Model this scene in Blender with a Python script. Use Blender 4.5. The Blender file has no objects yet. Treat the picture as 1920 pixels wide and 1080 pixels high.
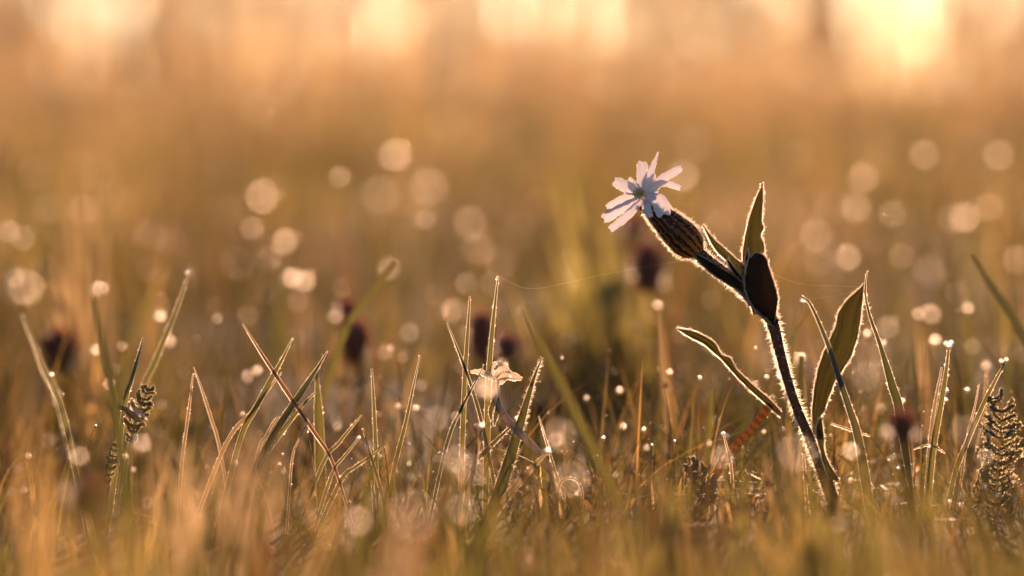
import bpy, math, random
import numpy as np
from mathutils import Vector, Matrix, noise as mnoise

# 1 scene unit = 10 cm (a macro view: the frame is about 29 cm wide at the flower)
sc = bpy.context.scene
C = sc.collection
R = math.radians
random.seed(7)
rng = np.random.default_rng(11)
sc.unit_settings.scale_length = 0.1

# ---------------------------------------------------------------- camera
CAM_H, TILT, K, FOCUS = 1.29, 400 * 0.00015, 0.00015, 10.0
cam_d = bpy.data.cameras.new('camera')
cam = bpy.data.objects.new('camera', cam_d); C.objects.link(cam)
cam.location = (0, 0, CAM_H)
cam.rotation_euler = (math.pi / 2 - math.atan(TILT), 0, 0)
cam_d.sensor_width = 36; cam_d.lens = 36 / (1920 * K)
cam_d.clip_start = 0.05; cam_d.clip_end = 20000
cam_d.dof.use_dof = True; cam_d.dof.focus_distance = FOCUS
APERTURE = 125 * K * FOCUS                     # diameter of the entrance pupil in units
cam_d.dof.aperture_fstop = cam_d.lens * 1e-3 / APERTURE
sc.camera = cam

# ---------------------------------------------------------------- light
SUN_EL, SUN_AZ = R(9.0), R(6.2)
w = bpy.data.worlds.new("World"); sc.world = w; w.use_nodes = True
nt = w.node_tree; nt.nodes.clear()
sky = nt.nodes.new('ShaderNodeTexSky'); sky.sky_type = 'NISHITA'; sky.sun_disc = False
sky.sun_elevation = SUN_EL; sky.sun_rotation = SUN_AZ
sky.dust_density = 0.4; sky.air_density = 0.6; sky.ozone_density = 2.0
bg = nt.nodes.new('ShaderNodeBackground'); bg.inputs['Strength'].default_value = 0.058
wo = nt.nodes.new('ShaderNodeOutputWorld')
nt.links.new(sky.outputs[0], bg.inputs[0]); nt.links.new(bg.outputs[0], wo.inputs[0])
sl = bpy.data.lights.new('sun', 'SUN'); sl.energy = 5.0; sl.angle = R(0.6); sl.color = (1.0, 0.58, 0.34)
sun = bpy.data.objects.new('sun', sl); C.objects.link(sun)
sdir = Vector((math.sin(SUN_AZ) * math.cos(SUN_EL), math.cos(SUN_AZ) * math.cos(SUN_EL), math.sin(SUN_EL)))
sun.rotation_euler = sdir.to_track_quat('Z', 'Y').to_euler()
sun.location = sdir * 30
sc.view_settings.view_transform = 'Standard'; sc.view_settings.look = 'None'
sc.view_settings.exposure = 1.34; sc.view_settings.gamma = 1.0
cy = sc.cycles
cy.use_denoising = True; cy.max_bounces = 8; cy.diffuse_bounces = 4; cy.transmission_bounces = 6
cy.transparent_max_bounces = 8; cy.use_adaptive_sampling = False
cy.sample_clamp_indirect = 6.0; cy.sample_clamp_direct = 0.0

# ---------------------------------------------------------------- geometry helpers
FWD = Vector((0, 1, -TILT)).normalized(); UP = Vector((0, TILT, 1)).normalized(); RT = Vector((1, 0, 0))
CAMP = Vector((0, 0, CAM_H))
def P(px, py, d=FOCUS):
    """point of the place seen at that photo pixel, d units in front of the lens"""
    return CAMP + d * (FWD + RT * ((px - 960) * K) + UP * ((540 - py) * K))
def U(px, d=FOCUS): return px * K * d

def catmull(pts, n):
    pts = [Vector(p) for p in pts]
    if len(pts) == 2:
        return [pts[0].lerp(pts[1], i / (n - 1)) for i in range(n)]
    L = [0.0]
    for a, b in zip(pts, pts[1:]): L.append(L[-1] + max((b - a).length, 1e-6))
    out = []
    for i in range(n):
        s = L[-1] * i / (n - 1); k = 0
        while k < len(pts) - 2 and s > L[k + 1]: k += 1
        t = (s - L[k]) / (L[k + 1] - L[k])
        p0 = pts[k - 1] if k > 0 else pts[k] * 2 - pts[k + 1]
        p1, p2 = pts[k], pts[k + 1]
        p3 = pts[k + 2] if k + 2 < len(pts) else pts[k + 1] * 2 - pts[k]
        out.append(0.5 * ((2 * p1) + (p2 - p0) * t + (2 * p0 - 5 * p1 + 4 * p2 - p3) * t * t + (3 * p1 - p0 - 3 * p2 + p3) * t ** 3))
    return out
def lerp_list(v, t):
    x = t * (len(v) - 1); k = min(int(x), len(v) - 2); return v[k] + (v[k + 1] - v[k]) * (x - k)

class MB:
    """collects verts and faces of ONE mesh"""
    def __init__(s): s.v = []; s.f = []; s.m = []; s.uv = []
    def vert(s, p, uv=(0, 0)): s.v.append(tuple(p)); s.uv.append(uv); return len(s.v) - 1
    def face(s, idx, m=0): s.f.append(tuple(idx)); s.m.append(m)
    def grid(s, rows, m=0, closed=False, uvs=None):
        ids = []
        for i, r in enumerate(rows):
            ids.append([s.vert(p, (j / max(1, len(r) - 1), i / max(1, len(rows) - 1))) for j, p in enumerate(r)])
        for a, b in zip(ids, ids[1:]):
            n = len(a)
            for j in range(n if closed else n - 1):
                k = (j + 1) % n
                s.face((a[j], a[k], b[k], b[j]), m)
        return ids
    def tube(s, pts, radii, seg=8, m=0, cap=True):
        rows = []; n = len(pts); ref = None
        for i, p in enumerate(pts):
            t = (pts[min(i + 1, n - 1)] - pts[max(i - 1, 0)]).normalized()
            if ref is None:
                ref = t.cross(Vector((0, 1, 0.1)))
                if ref.length < 1e-3: ref = t.cross(Vector((1, 0, 0)))
            a = (ref - t * ref.dot(t)).normalized(); ref = a; b = t.cross(a)
            r = radii[i] if hasattr(radii, '__len__') else radii
            rows.append([p + (a * math.cos(q) + b * math.sin(q)) * r for q in [2 * math.pi * j / seg for j in range(seg)]])
        ids = s.grid(rows, m, closed=True)
        if cap:
            for e, row, rev in ((0, ids[0], True), (n - 1, ids[-1], False)):
                c = s.vert(pts[e], (0.5, 0 if rev else 1))
                for j in range(seg):
                    k = (j + 1) % seg
                    s.face((c, row[k], row[j]) if rev else (c, row[j], row[k]), m)
        return rows
    def cone(s, p, d, r, m=0):
        a = d.cross(Vector((0.3, 0.5, 0.81)))
        if a.length < 1e-9: a = d.cross(Vector((1, 0, 0)))
        a.normalize(); b = d.normalized().cross(a)
        i = [s.vert(p + (a * math.cos(q) + b * math.sin(q)) * r, (0, 0)) for q in (0, 2.094, 4.189)]
        t = s.vert(p + d, (0, 1))
        for j in range(3): s.face((i[j], i[(j + 1) % 3], t), m)
    def hair(s, p, d, r, m=0):
        """a slightly bent hair in two lengths"""
        j = Vector((random.gauss(0, 1), random.gauss(0, 1), random.gauss(0, 1))) * d.length * 0.22
        a = d.cross(Vector((0.3, 0.5, 0.81))); a.normalize(); b = d.normalized().cross(a)
        q = [(math.cos(x), math.sin(x)) for x in (0, 2.094, 4.189)]
        i0 = [s.vert(p + (a * c + b * e) * r) for c, e in q]
        mid = p + d * 0.55 + j * 0.2
        i1 = [s.vert(mid + (a * c + b * e) * r * 0.75) for c, e in q]
        t = s.vert(p + d + j)
        for k in range(3):
            n = (k + 1) % 3
            s.face((i0[k], i0[n], i1[n], i1[k]), m); s.face((i1[k], i1[n], t), m)
    def ball(s, c, r, m=0, sq=(1, 1, 1), rot=None, lat=8, lon=12):
        rows = []
        for i in range(1, lat):
            th = math.pi * i / lat
            row = []
            for j in range(lon):
                ph = 2 * math.pi * j / lon
                q = Vector((math.sin(th) * math.cos(ph) * sq[0], math.sin(th) * math.sin(ph) * sq[1], math.cos(th) * sq[2])) * r
                if rot is not None: q = rot @ q
                row.append(Vector(c) + q)
            rows.append(row)
        ids = s.grid(rows, m, closed=True)
        e = Vector((0, 0, sq[2] * r))
        if rot is not None: e = rot @ e
        t = s.vert(Vector(c) + e, (.5, 0)); b = s.vert(Vector(c) - e, (.5, 1))
        for j in range(lon):
            k = (j + 1) % lon
            s.face((t, ids[0][k], ids[0][j]), m); s.face((b, ids[-1][j], ids[-1][k]), m)
    def bead(s, c, r, m=0):
        i = [s.vert(Vector(c) + Vector(q) * r) for q in ((1, 0, 0), (-1, 0, 0), (0, 1, 0), (0, -1, 0), (0, 0, 1), (0, 0, -1))]
        for a, b, c_ in ((0, 2, 4), (2, 1, 4), (1, 3, 4), (3, 0, 4), (2, 0, 5), (1, 2, 5), (3, 1, 5), (0, 3, 5)): s.face((i[a], i[b], i[c_]), m)
    def build(s, name, mats, parent=None, smooth=True):
        me = bpy.data.meshes.new(name)
        org = Vector((0, 0, 0))
        me.from_pydata(s.v, [], s.f)
        for mt in (mats if isinstance(mats, (list, tuple)) else [mats]): me.materials.append(mt)
        me.polygons.foreach_set('material_index', np.array(s.m, dtype=np.int32))
        me.polygons.foreach_set('use_smooth', np.full(len(s.f), smooth))
        uvl = me.uv_layers.new(name='UVMap')
        li = np.zeros(len(me.loops), dtype=np.int32); me.loops.foreach_get('vertex_index', li)
        uvl.data.foreach_set('uv', np.array(s.uv, dtype=np.float32)[li].ravel())
        me.update()
        o = bpy.data.objects.new(name, me); C.objects.link(o)
        if parent is not None:
            o.parent = parent; o.matrix_parent_inverse = Matrix.Translation(parent.location).inverted()
        return o
def tag(o, label=None, cat=None, group=None, kind=None):
    if label: o['label'] = label
    if cat: o['category'] = cat
    if group: o['group'] = group
    if kind: o['kind'] = kind
    return o
def thing(name, label, cat, loc, group=None):
    o = bpy.data.objects.new(name, None); C.objects.link(o); o.empty_display_size = 0.05
    o.location = loc
    return tag(o, label, cat, group)

# ---------------------------------------------------------------- materials
def mat(name):
    m = bpy.data.materials.new(name); m.use_nodes = True
    n = m.node_tree.nodes; n.clear(); return m, n, m.node_tree.links
def leafy(name, col, trans, fac=0.5, rough=0.45, var=0.25, scale=30, spec=0.4, attr=None, streak=None):
    """thin plant tissue: part of the light passes through, part reflects"""
    m, n, l = mat(name)
    out = n.new('ShaderNodeOutputMaterial'); mix = n.new('ShaderNodeMixShader'); mix.inputs[0].default_value = fac
    pr = n.new('ShaderNodeBsdfPrincipled'); tr = n.new('ShaderNodeBsdfTranslucent')
    pr.inputs['Roughness'].default_value = rough; pr.inputs['Specular IOR Level'].default_value = spec
    tc = n.new('ShaderNodeTexCoord'); nz = n.new('ShaderNodeTexNoise'); nz.inputs['Scale'].default_value = scale
    nz.inputs['Detail'].default_value = 4
    if streak:
        mp = n.new('ShaderNodeMapping'); mp.inputs['Scale'].default_value = (streak[0], streak[1], 1)
        l.new(tc.outputs['UV'], mp.inputs['Vector']); l.new(mp.outputs[0], nz.inputs['Vector']); nz.inputs['Scale'].default_value = 1
    else: l.new(tc.outputs['Object'], nz.inputs['Vector'])
    mr = n.new('ShaderNodeMapRange'); mr.inputs['To Min'].default_value = 1 - var; mr.inputs['To Max'].default_value = 1 + var
    mr.inputs['From Min'].default_value = .3; mr.inputs['From Max'].default_value = .7
    l.new(nz.outputs['Fac'], mr.inputs['Value'])
    def tinted(c, tgt):
        mx = n.new('ShaderNodeMix'); mx.data_type = 'RGBA'; mx.blend_type = 'MULTIPLY'; mx.inputs[0].default_value = 1
        if attr:
            a = n.new('ShaderNodeAttribute'); a.attribute_name = attr
            g = n.new('ShaderNodeMix'); g.data_type = 'RGBA'; g.blend_type = 'MULTIPLY'; g.inputs[0].default_value = 1
            l.new(a.outputs['Color'], g.inputs[6]); g.inputs[7].default_value = (*c, 1); l.new(g.outputs[2], mx.inputs[6])
        else: mx.inputs[6].default_value = (*c, 1)
        cb = n.new('ShaderNodeCombineColor')
        for k in range(3): l.new(mr.outputs[0], cb.inputs[k])
        l.new(cb.outputs[0], mx.inputs[7]); l.new(mx.outputs[2], tgt)
    tinted(col, pr.inputs['Base Color']); tinted(trans, tr.inputs['Color'])
    l.new(pr.outputs[0], mix.inputs[1]); l.new(tr.outputs[0], mix.inputs[2]); l.new(mix.outputs[0], out.inputs[0])
    return m
M_GRASS = leafy('grass_tissue', (1, 1, 1), (1.25, 1.15, 0.8), 0.55, 0.55, 0.2, 8, 0.2, attr='blade_colour')
M_GREEN = leafy('blade_green', (0.055, 0.06, 0.02), (0.125, 0.115, 0.025), 0.5, 0.35, 0.3, 14, streak=(7, 1.6))
M_DARKB = leafy('blade_dark_green', (0.035, 0.04, 0.018), (0.075, 0.075, 0.02), 0.4, 0.4, 0.3, 14, streak=(7, 1.6))
M_STRAW = leafy('blade_straw', (0.15, 0.10, 0.05), (0.24, 0.165, 0.075), 0.5, 0.5, 0.3, 14, streak=(7, 1.6))
M_RED = leafy('blade_red_brown', (0.11, 0.05, 0.025), (0.17, 0.075, 0.03), 0.4, 0.5, 0.3, 14, streak=(7, 1.6))
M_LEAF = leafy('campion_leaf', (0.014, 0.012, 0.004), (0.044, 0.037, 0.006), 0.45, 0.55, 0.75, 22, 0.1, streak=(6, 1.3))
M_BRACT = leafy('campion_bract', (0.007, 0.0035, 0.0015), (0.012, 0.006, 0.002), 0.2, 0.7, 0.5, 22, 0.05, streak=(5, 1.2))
M_STEM = leafy('campion_stem', (0.11, 0.055, 0.03), (0.16, 0.08, 0.03), 0.3, 0.6, 0.3, 30, 0.2)
def hair_mat():
    m, n, l = mat('plant_hair')
    out = n.new('ShaderNodeOutputMaterial'); mix = n.new('ShaderNodeMixShader'); mix.inputs[0].default_value = .3
    g = n.new('ShaderNodeBsdfPrincipled'); g.inputs['Base Color'].default_value = (1, .95, .88, 1); g.inputs['Transmission Weight'].default_value = 1
    g.inputs['IOR'].default_value = 1.3; g.inputs['Roughness'].default_value = .45
    tr = n.new('ShaderNodeBsdfTranslucent'); tr.inputs['Color'].default_value = (.9, .8, .68, 1)
    l.new(g.outputs[0], mix.inputs[1]); l.new(tr.outputs[0], mix.inputs[2]); l.new(mix.outputs[0], out.inputs[0])
    return m
M_HAIR = hair_mat()
M_PETAL = leafy('petal', (0.84, 0.79, 0.81), (0.62, 0.58, 0.62), 0.38, 0.5, 0.2, 60, 0.2, streak=(22, 1.6))
M_CORONA = leafy('corona', (0.80, 0.76, 0.5), (0.75, 0.7, 0.42), 0.4, 0.5, 0.1, 60, 0.3)
M_YARROW = leafy('yarrow_leaf', (0.24, 0.20, 0.12), (0.56, 0.50, 0.32), 0.6, 0.5, 0.3, 30, 0.4)
M_CLOVER = leafy('clover_floret', (0.20, 0.075, 0.045), (0.30, 0.10, 0.045), 0.35, 0.6, 0.3, 10, 0.2)
M_PINK = leafy('clover_pink', (0.42, 0.16, 0.17), (0.5, 0.18, 0.16), 0.45, 0.6, 0.3, 10, 0.2)
M_WITHER = leafy('withered_petal', (0.50, 0.42, 0.34), (0.60, 0.48, 0.36), 0.45, 0.5, 0.3, 20, 0.3)
def dew_mat():
    m, n, l = mat('dew_water')
    out = n.new('ShaderNodeOutputMaterial'); g = n.new('ShaderNodeBsdfPrincipled')
    g.inputs['Base Color'].default_value = (1, 0.83, 0.62, 1); g.inputs['Transmission Weight'].default_value = 1
    g.inputs['IOR'].default_value = 1.17; g.inputs['Roughness'].default_value = 0.28
    l.new(g.outputs[0], out.inputs[0]); return m
M_DEW = dew_mat()
def calyx_mat():
    m, n, l = mat('calyx_striped')
    out = n.new('ShaderNodeOutputMaterial'); mix = n.new('ShaderNodeMixShader'); mix.inputs[0].default_value = .62
    pr = n.new('ShaderNodeBsdfPrincipled'); tr = n.new('ShaderNodeBsdfTranslucent'); pr.inputs['Roughness'].default_value = .6
    uv = n.new('ShaderNodeUVMap'); uv.uv_map = 'UVMap'
    sep = n.new('ShaderNodeSeparateXYZ'); l.new(uv.outputs[0], sep.inputs[0])
    nz = n.new('ShaderNodeTexNoise'); nz.inputs['Scale'].default_value = 9; l.new(uv.outputs[0], nz.inputs['Vector'])
    def math_(op, a, b):
        q = n.new('ShaderNodeMath'); q.operation = op
        for k, x in enumerate((a, b)):
            if isinstance(x, (int, float)): q.inputs[k].default_value = x
            elif x is not None: l.new(x, q.inputs[k])
        return q.outputs[0]
    wob = math_('MULTIPLY', nz.outputs['Fac'], 0.075)
    u = math_('ADD', sep.outputs[0], wob)
    s = math_('SINE', math_('MULTIPLY', u, 2 * math.pi * 13), 0)
    s2 = math_('SINE', math_('MULTIPLY', u, 2 * math.pi * 29), 0)
    st = math_('ADD', s, math_('MULTIPLY', s2, .5))
    # nerves run together near the mouth (v = 0): the bands widen there
    off = math_('MULTIPLY', math_('SUBTRACT', 0.62, sep.outputs[1]), 1.5)
    st = math_('ADD', st, off)
    ramp = n.new('ShaderNodeValToRGB'); ramp.color_ramp.elements[0].position = 0.30; ramp.color_ramp.elements[1].position = 0.56
    l.new(math_('ADD', math_('MULTIPLY', st, .33), .5), ramp.inputs[0])
    def two(c1, c2, tgt):
        mx = n.new('ShaderNodeMix'); mx.data_type = 'RGBA'; l.new(ramp.outputs[0], mx.inputs[0])
        mx.inputs[6].default_value = (*c1, 1); mx.inputs[7].default_value = (*c2, 1); l.new(mx.outputs[2], tgt)
    two((0.055, 0.038, 0.015), (0.010, 0.005, 0.003), pr.inputs['Base Color'])
    two((0.62, 0.43, 0.12), (0.015, 0.005, 0.003), tr.inputs['Color'])
    l.new(pr.outputs[0], mix.inputs[1]); l.new(tr.outputs[0], mix.inputs[2]); l.new(mix.outputs[0], out.inputs[0])
    return m
M_CALYX = calyx_mat()
def banded_mat():
    m, n, l = mat('banded_stalk')
    out = n.new('ShaderNodeOutputMaterial'); mix = n.new('ShaderNodeMixShader'); mix.inputs[0].default_value = .65
    pr = n.new('ShaderNodeBsdfPrincipled'); tr = n.new('ShaderNodeBsdfTranslucent')
    uv = n.new('ShaderNodeUVMap'); uv.uv_map = 'UVMap'
    wv = n.new('ShaderNodeTexWave'); wv.bands_direction = 'Y'; wv.inputs['Scale'].default_value = 6.0; wv.inputs['Distortion'].default_value = 3.5; wv.inputs['Detail Scale'].default_value = 2
    l.new(uv.outputs[0], wv.inputs['Vector'])
    for tgt, a, b in ((pr.inputs['Base Color'], (.16, .085, .03), (.32, .14, .035)), (tr.inputs['Color'], (.24, .12, .035), (.6, .32, .07))):
        mx = n.new('ShaderNodeMix'); mx.data_type = 'RGBA'; l.new(wv.outputs['Fac'], mx.inputs[0])
        mx.inputs[6].default_value = (*a, 1); mx.inputs[7].default_value = (*b, 1); l.new(mx.outputs[2], tgt)
    l.new(pr.outputs[0], mix.inputs[1]); l.new(tr.outputs[0], mix.inputs[2]); l.new(mix.outputs[0], out.inputs[0])
    return m
M_BAND = banded_mat()
def soil_mat():
    m, n, l = mat('soil_and_moss')
    out = n.new('ShaderNodeOutputMaterial'); pr = n.new('ShaderNodeBsdfPrincipled'); pr.inputs['Roughness'].default_value = .95; pr.inputs['Specular IOR Level'].default_value = .05
    tc = n.new('ShaderNodeTexCoord'); nz = n.new('ShaderNodeTexNoise'); nz.inputs['Scale'].default_value = 3; nz.inputs['Detail'].default_value = 8
    l.new(tc.outputs['Object'], nz.inputs['Vector'])
    rp = n.new('ShaderNodeValToRGB'); rp.color_ramp.elements[0].color = (.022, .013, .007, 1); rp.color_ramp.elements[1].color = (.075, .052, .022, 1)
    l.new(nz.outputs['Fac'], rp.inputs[0]); l.new(rp.outputs[0], pr.inputs['Base Color']); l.new(pr.outputs[0], out.inputs[0])
    return m
M_SOIL = soil_mat()
def plain(name, col, rough=.5):
    m, n, l = mat(name)
    out = n.new('ShaderNodeOutputMaterial'); pr = n.new('ShaderNodeBsdfPrincipled')
    pr.inputs['Base Color'].default_value = (*col, 1); pr.inputs['Roughness'].default_value = rough
    l.new(pr.outputs[0], out.inputs[0]); return m
M_OVARY = plain('ovary_dark', (.02, .012, .008), .7)
M_FLY = plain('fly_body', (.10, .045, .02), .35)
M_FLYEYE = plain('fly_eye', (.32, .08, .02), .25)
M_SILK = leafy('spider_silk', (.8, .75, .7), (.9, .85, .8), .6, .3, .05)

# ---------------------------------------------------------------- ground: one sheet out to the horizon
def gz(x, y):
    a = 0.035 * math.sin(x * 1.9 + 0.7 * y) + 0.03 * math.sin(1.3 * y - 0.8 * x + 2)
    return a
ys = [-60, -20, -6] + [-2 + 0.5 * i for i in range(60)] + [30, 36, 45, 60, 80, 120, 200, 400, 800, 1500]
xs = [-1500, -400, -120, -40, -15] + [-8 + 0.5 * i for i in range(33)] + [15, 40, 120, 400, 1500]
gm = MB(); gm.grid([[Vector((x, y, gz(x, y) if abs(x) < 9 and -2 < y < 29 else 0.0)) for x in xs] for y in ys])
tag(gm.build('ground', M_SOIL), kind='structure')

# morning mist over the meadow
hz = MB()
X0, X1, Y0, Y1, Z0, Z1 = -1510, 1510, -62, 1510, -10, 11.5
c8 = [hz.vert((x, y, z)) for z in (Z0, Z1) for x, y in ((X0, Y0), (X1, Y0), (X1, Y1), (X0, Y1))]
for q in ((3, 2, 1, 0), (4, 5, 6, 7), (0, 1, 5, 4), (1, 2, 6, 5), (2, 3, 7, 6), (3, 0, 4, 7)): hz.face([c8[k] for k in q])
m_, n_, l_ = mat('mist')
o_ = n_.new('ShaderNodeOutputMaterial'); v_ = n_.new('ShaderNodeVolumePrincipled')
v_.inputs['Density'].default_value = 0.00021; v_.inputs['Anisotropy'].default_value = 0.4; v_.inputs['Color'].default_value = (.95, .86, .86, 1)
l_.new(v_.outputs[0], o_.inputs['Volume'])
tag(hz.build('haze', m_, None, False), kind='stuff')

# ---------------------------------------------------------------- meadow grass (nobody could count it): one sheet of blades
GREEN = np.array([(0.075, 0.085, 0.024), (0.10, 0.10, 0.03), (0.13, 0.12, 0.04)])
STRAW = np.array([(0.30, 0.21, 0.11), (0.24, 0.16, 0.08), (0.36, 0.26, 0.15), (0.16, 0.09, 0.05)])
class Grass:
    def __init__(s): s.V = []; s.F = []; s.Cc = []; s.n = 0
    def add(s, base, h, lean_dir, lean, bend, wd, yaw, col, seg=4, dew=0, panicle=False):
        """all arrays of one length n; lean and bend are shares of the height"""
        n = len(h)
        t = np.linspace(0, 1, seg + 1)[None, :]
        out = (lean[:, None] * t + bend[:, None] * t ** 2.3) * h[:, None]
        z = h[:, None] * (t - 0.22 * np.clip(bend, 0, 2)[:, None] * t ** 3)
        cx = base[:, 0:1] + np.cos(lean_dir)[:, None] * out; cy_ = base[:, 1:2] + np.sin(lean_dir)[:, None] * out
        cz = base[:, 2:3] + z
        half = 0.5 * wd[:, None] * (np.clip(1 - t, 0, 1) ** 0.6) * (0.7 + 0.6 * t * (1 - t) * 2)
        if panicle: half = 0.5 * wd[:, None] * (.22 + .9 * np.exp(-((t - .76) / .17) ** 2)) * np.clip((1 - t) * 8, 0, 1)   # bare stalk, seed head on top
        sx = np.cos(yaw)[:, None] * half; sy = np.sin(yaw)[:, None] * half
        A = np.stack([cx - sx, cy_ - sy, cz], -1); B = np.stack([cx + sx, cy_ + sy, cz], -1)
        v = np.stack([A, B], 2).reshape(n, -1, 3)          # n, 2*(seg+1), 3
        if dew:                                            # where dew may sit: on the upper half of the blades
            for q in rng.integers(0, n, dew):
                k = seg if rng.random() < .45 else int(rng.integers(seg // 2, seg + 1)); e = 0 if rng.random() < .5 else 1
                DEW_SPOTS.append(v[q, 2 * k + e])
        m = v.shape[1]
        i = np.arange(seg)
        f = np.stack([2 * i, 2 * i + 1, 2 * i + 3, 2 * i + 2], -1)
        F = (f[None] + (s.n + np.arange(n) * m)[:, None, None]).reshape(-1, 4)
        s.V.append(v.reshape(-1, 3)); s.F.append(F); s.Cc.append(np.repeat(col, m, axis=0)); s.n += n * m
    def build(s, name):
        V = np.concatenate(s.V).astype(np.float32); F = np.concatenate(s.F).astype(np.int32); Cc = np.concatenate(s.Cc)
        me = bpy.data.meshes.new(name)
        me.vertices.add(len(V)); me.vertices.foreach_set('co', V.ravel())
        me.loops.add(F.size); me.loops.foreach_set('vertex_index', F.ravel())
        me.polygons.add(len(F)); me.polygons.foreach_set('loop_start', np.arange(0, F.size, 4, dtype=np.int32))
        me.polygons.foreach_set('loop_total', np.full(len(F), 4, dtype=np.int32))
        me.polygons.foreach_set('use_smooth', np.ones(len(F), dtype=bool))
        a = me.color_attributes.new('blade_colour', 'FLOAT_COLOR', 'POINT')
        a.data.foreach_set('color', np.concatenate([Cc, np.ones((len(Cc), 1))], 1).astype(np.float32).ravel())
        me.materials.append(M_GRASS); me.update(); me.validate()
        o = bpy.data.objects.new(name, me); C.objects.link(o); return o
DEW_SPOTS = []
G = Grass()
def colours(n, straw_share, clump=None, vary=(.75, 1.3)):
    if clump is not None: straw_share = np.clip(straw_share + clump[1], .03, .97)
    s = rng.random(n) < straw_share
    c = np.where(s[:, None], STRAW[rng.integers(0, len(STRAW), n)], GREEN[rng.integers(0, len(GREEN), n)])
    c = c * rng.uniform(vary[0], vary[1], (n, 1))
    if clump is not None: c = c * clump[0][:, None]
    return c
def clumps(x, y, size):
    """grass grows in tufts: tone, share of dead blades, height and lean shared by neighbours"""
    jx = x + size * .45 * np.sin(y * 9.1 / size * .3 + 1) + rng.normal(0, size * .16, len(x)); jy = y + size * .45 * np.sin(x * 7.3 / size * .3) + rng.normal(0, size * .16, len(x))
    a = np.floor(jx / size).astype(np.int64); b = np.floor(jy / size).astype(np.int64)
    def h(k):
        v = np.sin(a * 127.1 + b * 311.7 + k * 74.7) * 43758.5453
        return v - np.floor(v)
    tone = np.exp((h(1) - .5) * 1.7); straw = (h(2) - .5) * .9; high = .62 + .5 * h(3); lean = h(4) * 6.283
    return tone, straw, high, lean
def field(d0, d1, dens, spread, hmin, hmax, wmin, wmax, seg, straw=.35, limit=None, bendy=.5, low=.75, dew=0, tone=1.0, vary=(.6, 1.4), size=.3):
    """scatter blades over the strip of meadow from d0 to d1"""
    area = (d1 - d0) * spread * (d1 + d0)
    n = int(area * dens)
    u = rng.random(n); y = np.sqrt(d0 ** 2 + u * (d1 ** 2 - d0 ** 2)); x = rng.uniform(-spread, spread, n) * y
    # patchiness
    pn = np.sin(x * 2.1 + 1.3 * np.sin(y * .9)) + np.sin(y * 1.7 + 2 * np.sin(x * .8 + 1))
    keep = rng.random(n) < 0.62 + 0.25 * pn
    x, y = x[keep], y[keep]; n = len(x); pn = pn[keep]
    cl = clumps(x, y, size)
    h = rng.uniform(hmin, hmax, n) * (1 + .12 * pn)
    if limit is not None: h = np.minimum(h, limit(x, y) * rng.uniform(low, 1.05, n))
    h = h * cl[2]
    g = np.where((np.abs(x) < 8) & (y < 28), 0.035 * np.sin(x * 1.9 + .7 * y) + .03 * np.sin(1.3 * y - .8 * x + 2), 0) - .01
    G.add(np.stack([x, y, g], -1), h, cl[3] + rng.normal(0, 1.2, n), rng.uniform(0, .35, n), rng.uniform(0, bendy, n) ** 1.5 * 1.4,
          rng.uniform(wmin, wmax, n), rng.normal(0, .8, n), colours(n, straw, cl, vary) * np.array([tone, tone, tone * (1 - .5 * (1 - tone))]), seg, dew)  # tone puts the shadow zones of the mid meadow into the blade colour
def zlim(py):
    def f(x, y):
        near_foot = np.exp(-((x - .118 * y + .02 * y) / .42) ** 2) * (y < 10) * (y > 3)   # shorter turf round the foot of the campion
        return np.maximum(.12, CAM_H - (py + near_foot * np.maximum(0, np.where(y > 6.4, 892, 850) - py) - 140) * K * y)
    return f
field(2.8, 4.6, 210, .46, .5, 1.2, .010, .028, 6, .32, zlim(800), .4, .9, 0, .95, (.5, 1.7), .13)
field(4.6, 6.4, 270, .46, .5, 1.2, .008, .026, 6, .32, zlim(770), .4, .88, 64, .95, (.5, 1.7), .16)
field(6.4, 8.6, 180, .46, .30, 1.05, .006, .020, 5, .45, zlim(750), .5, .8, 96, .85, (.5, 1.6), .2)
field(8.6, 9.5, 150, .46, .25, .80, .004, .013, 5, .45, zlim(720), .6, .6, 208, .8, (.5, 1.5), .2)
field(9.5, 10.7, 190, .46, .12, .66, .003, .010, 6, .45, zlim(655), .9, .35, 520, .58, (.5, 1.5), .22)
field(10.7, 14, 140, .52, .25, .66, .005, .014, 5, .45, zlim(560), .6, .5, 608, .5, (.5, 1.5), .3)
field(12, 19, 5, .52, .55, .95, .010, .024, 6, .5, zlim(330), .4, .7, 96, .85, (.5, 1.5), .5)
field(14, 24, 100, .52, .28, .66, .007, .016, 4, .4, None, .5, .75, 736, .62, (.6, 1.4), .45)
field(24, 50, 34, .52, .35, .76, .012, .03, 4, .4, None, .5, .75, 176, .9, (.6, 1.4), 1.0)
field(50, 130, 4, .52, .45, .85, .05, .11, 3, .5, None, .5, .75, 0, 1.0, (.6, 1.4), 3.0)
field(130, 420, .3, .52, .5, 1.0, .2, .45, 3, .6, None, .5, .75, 0, 1.0, (.6, 1.4), 9.0)
# thatch: short dead blades lying near the soil
field(4, 16, 110, .46, .06, .2, .010, .024, 3, .45, None, 1.6)

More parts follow.
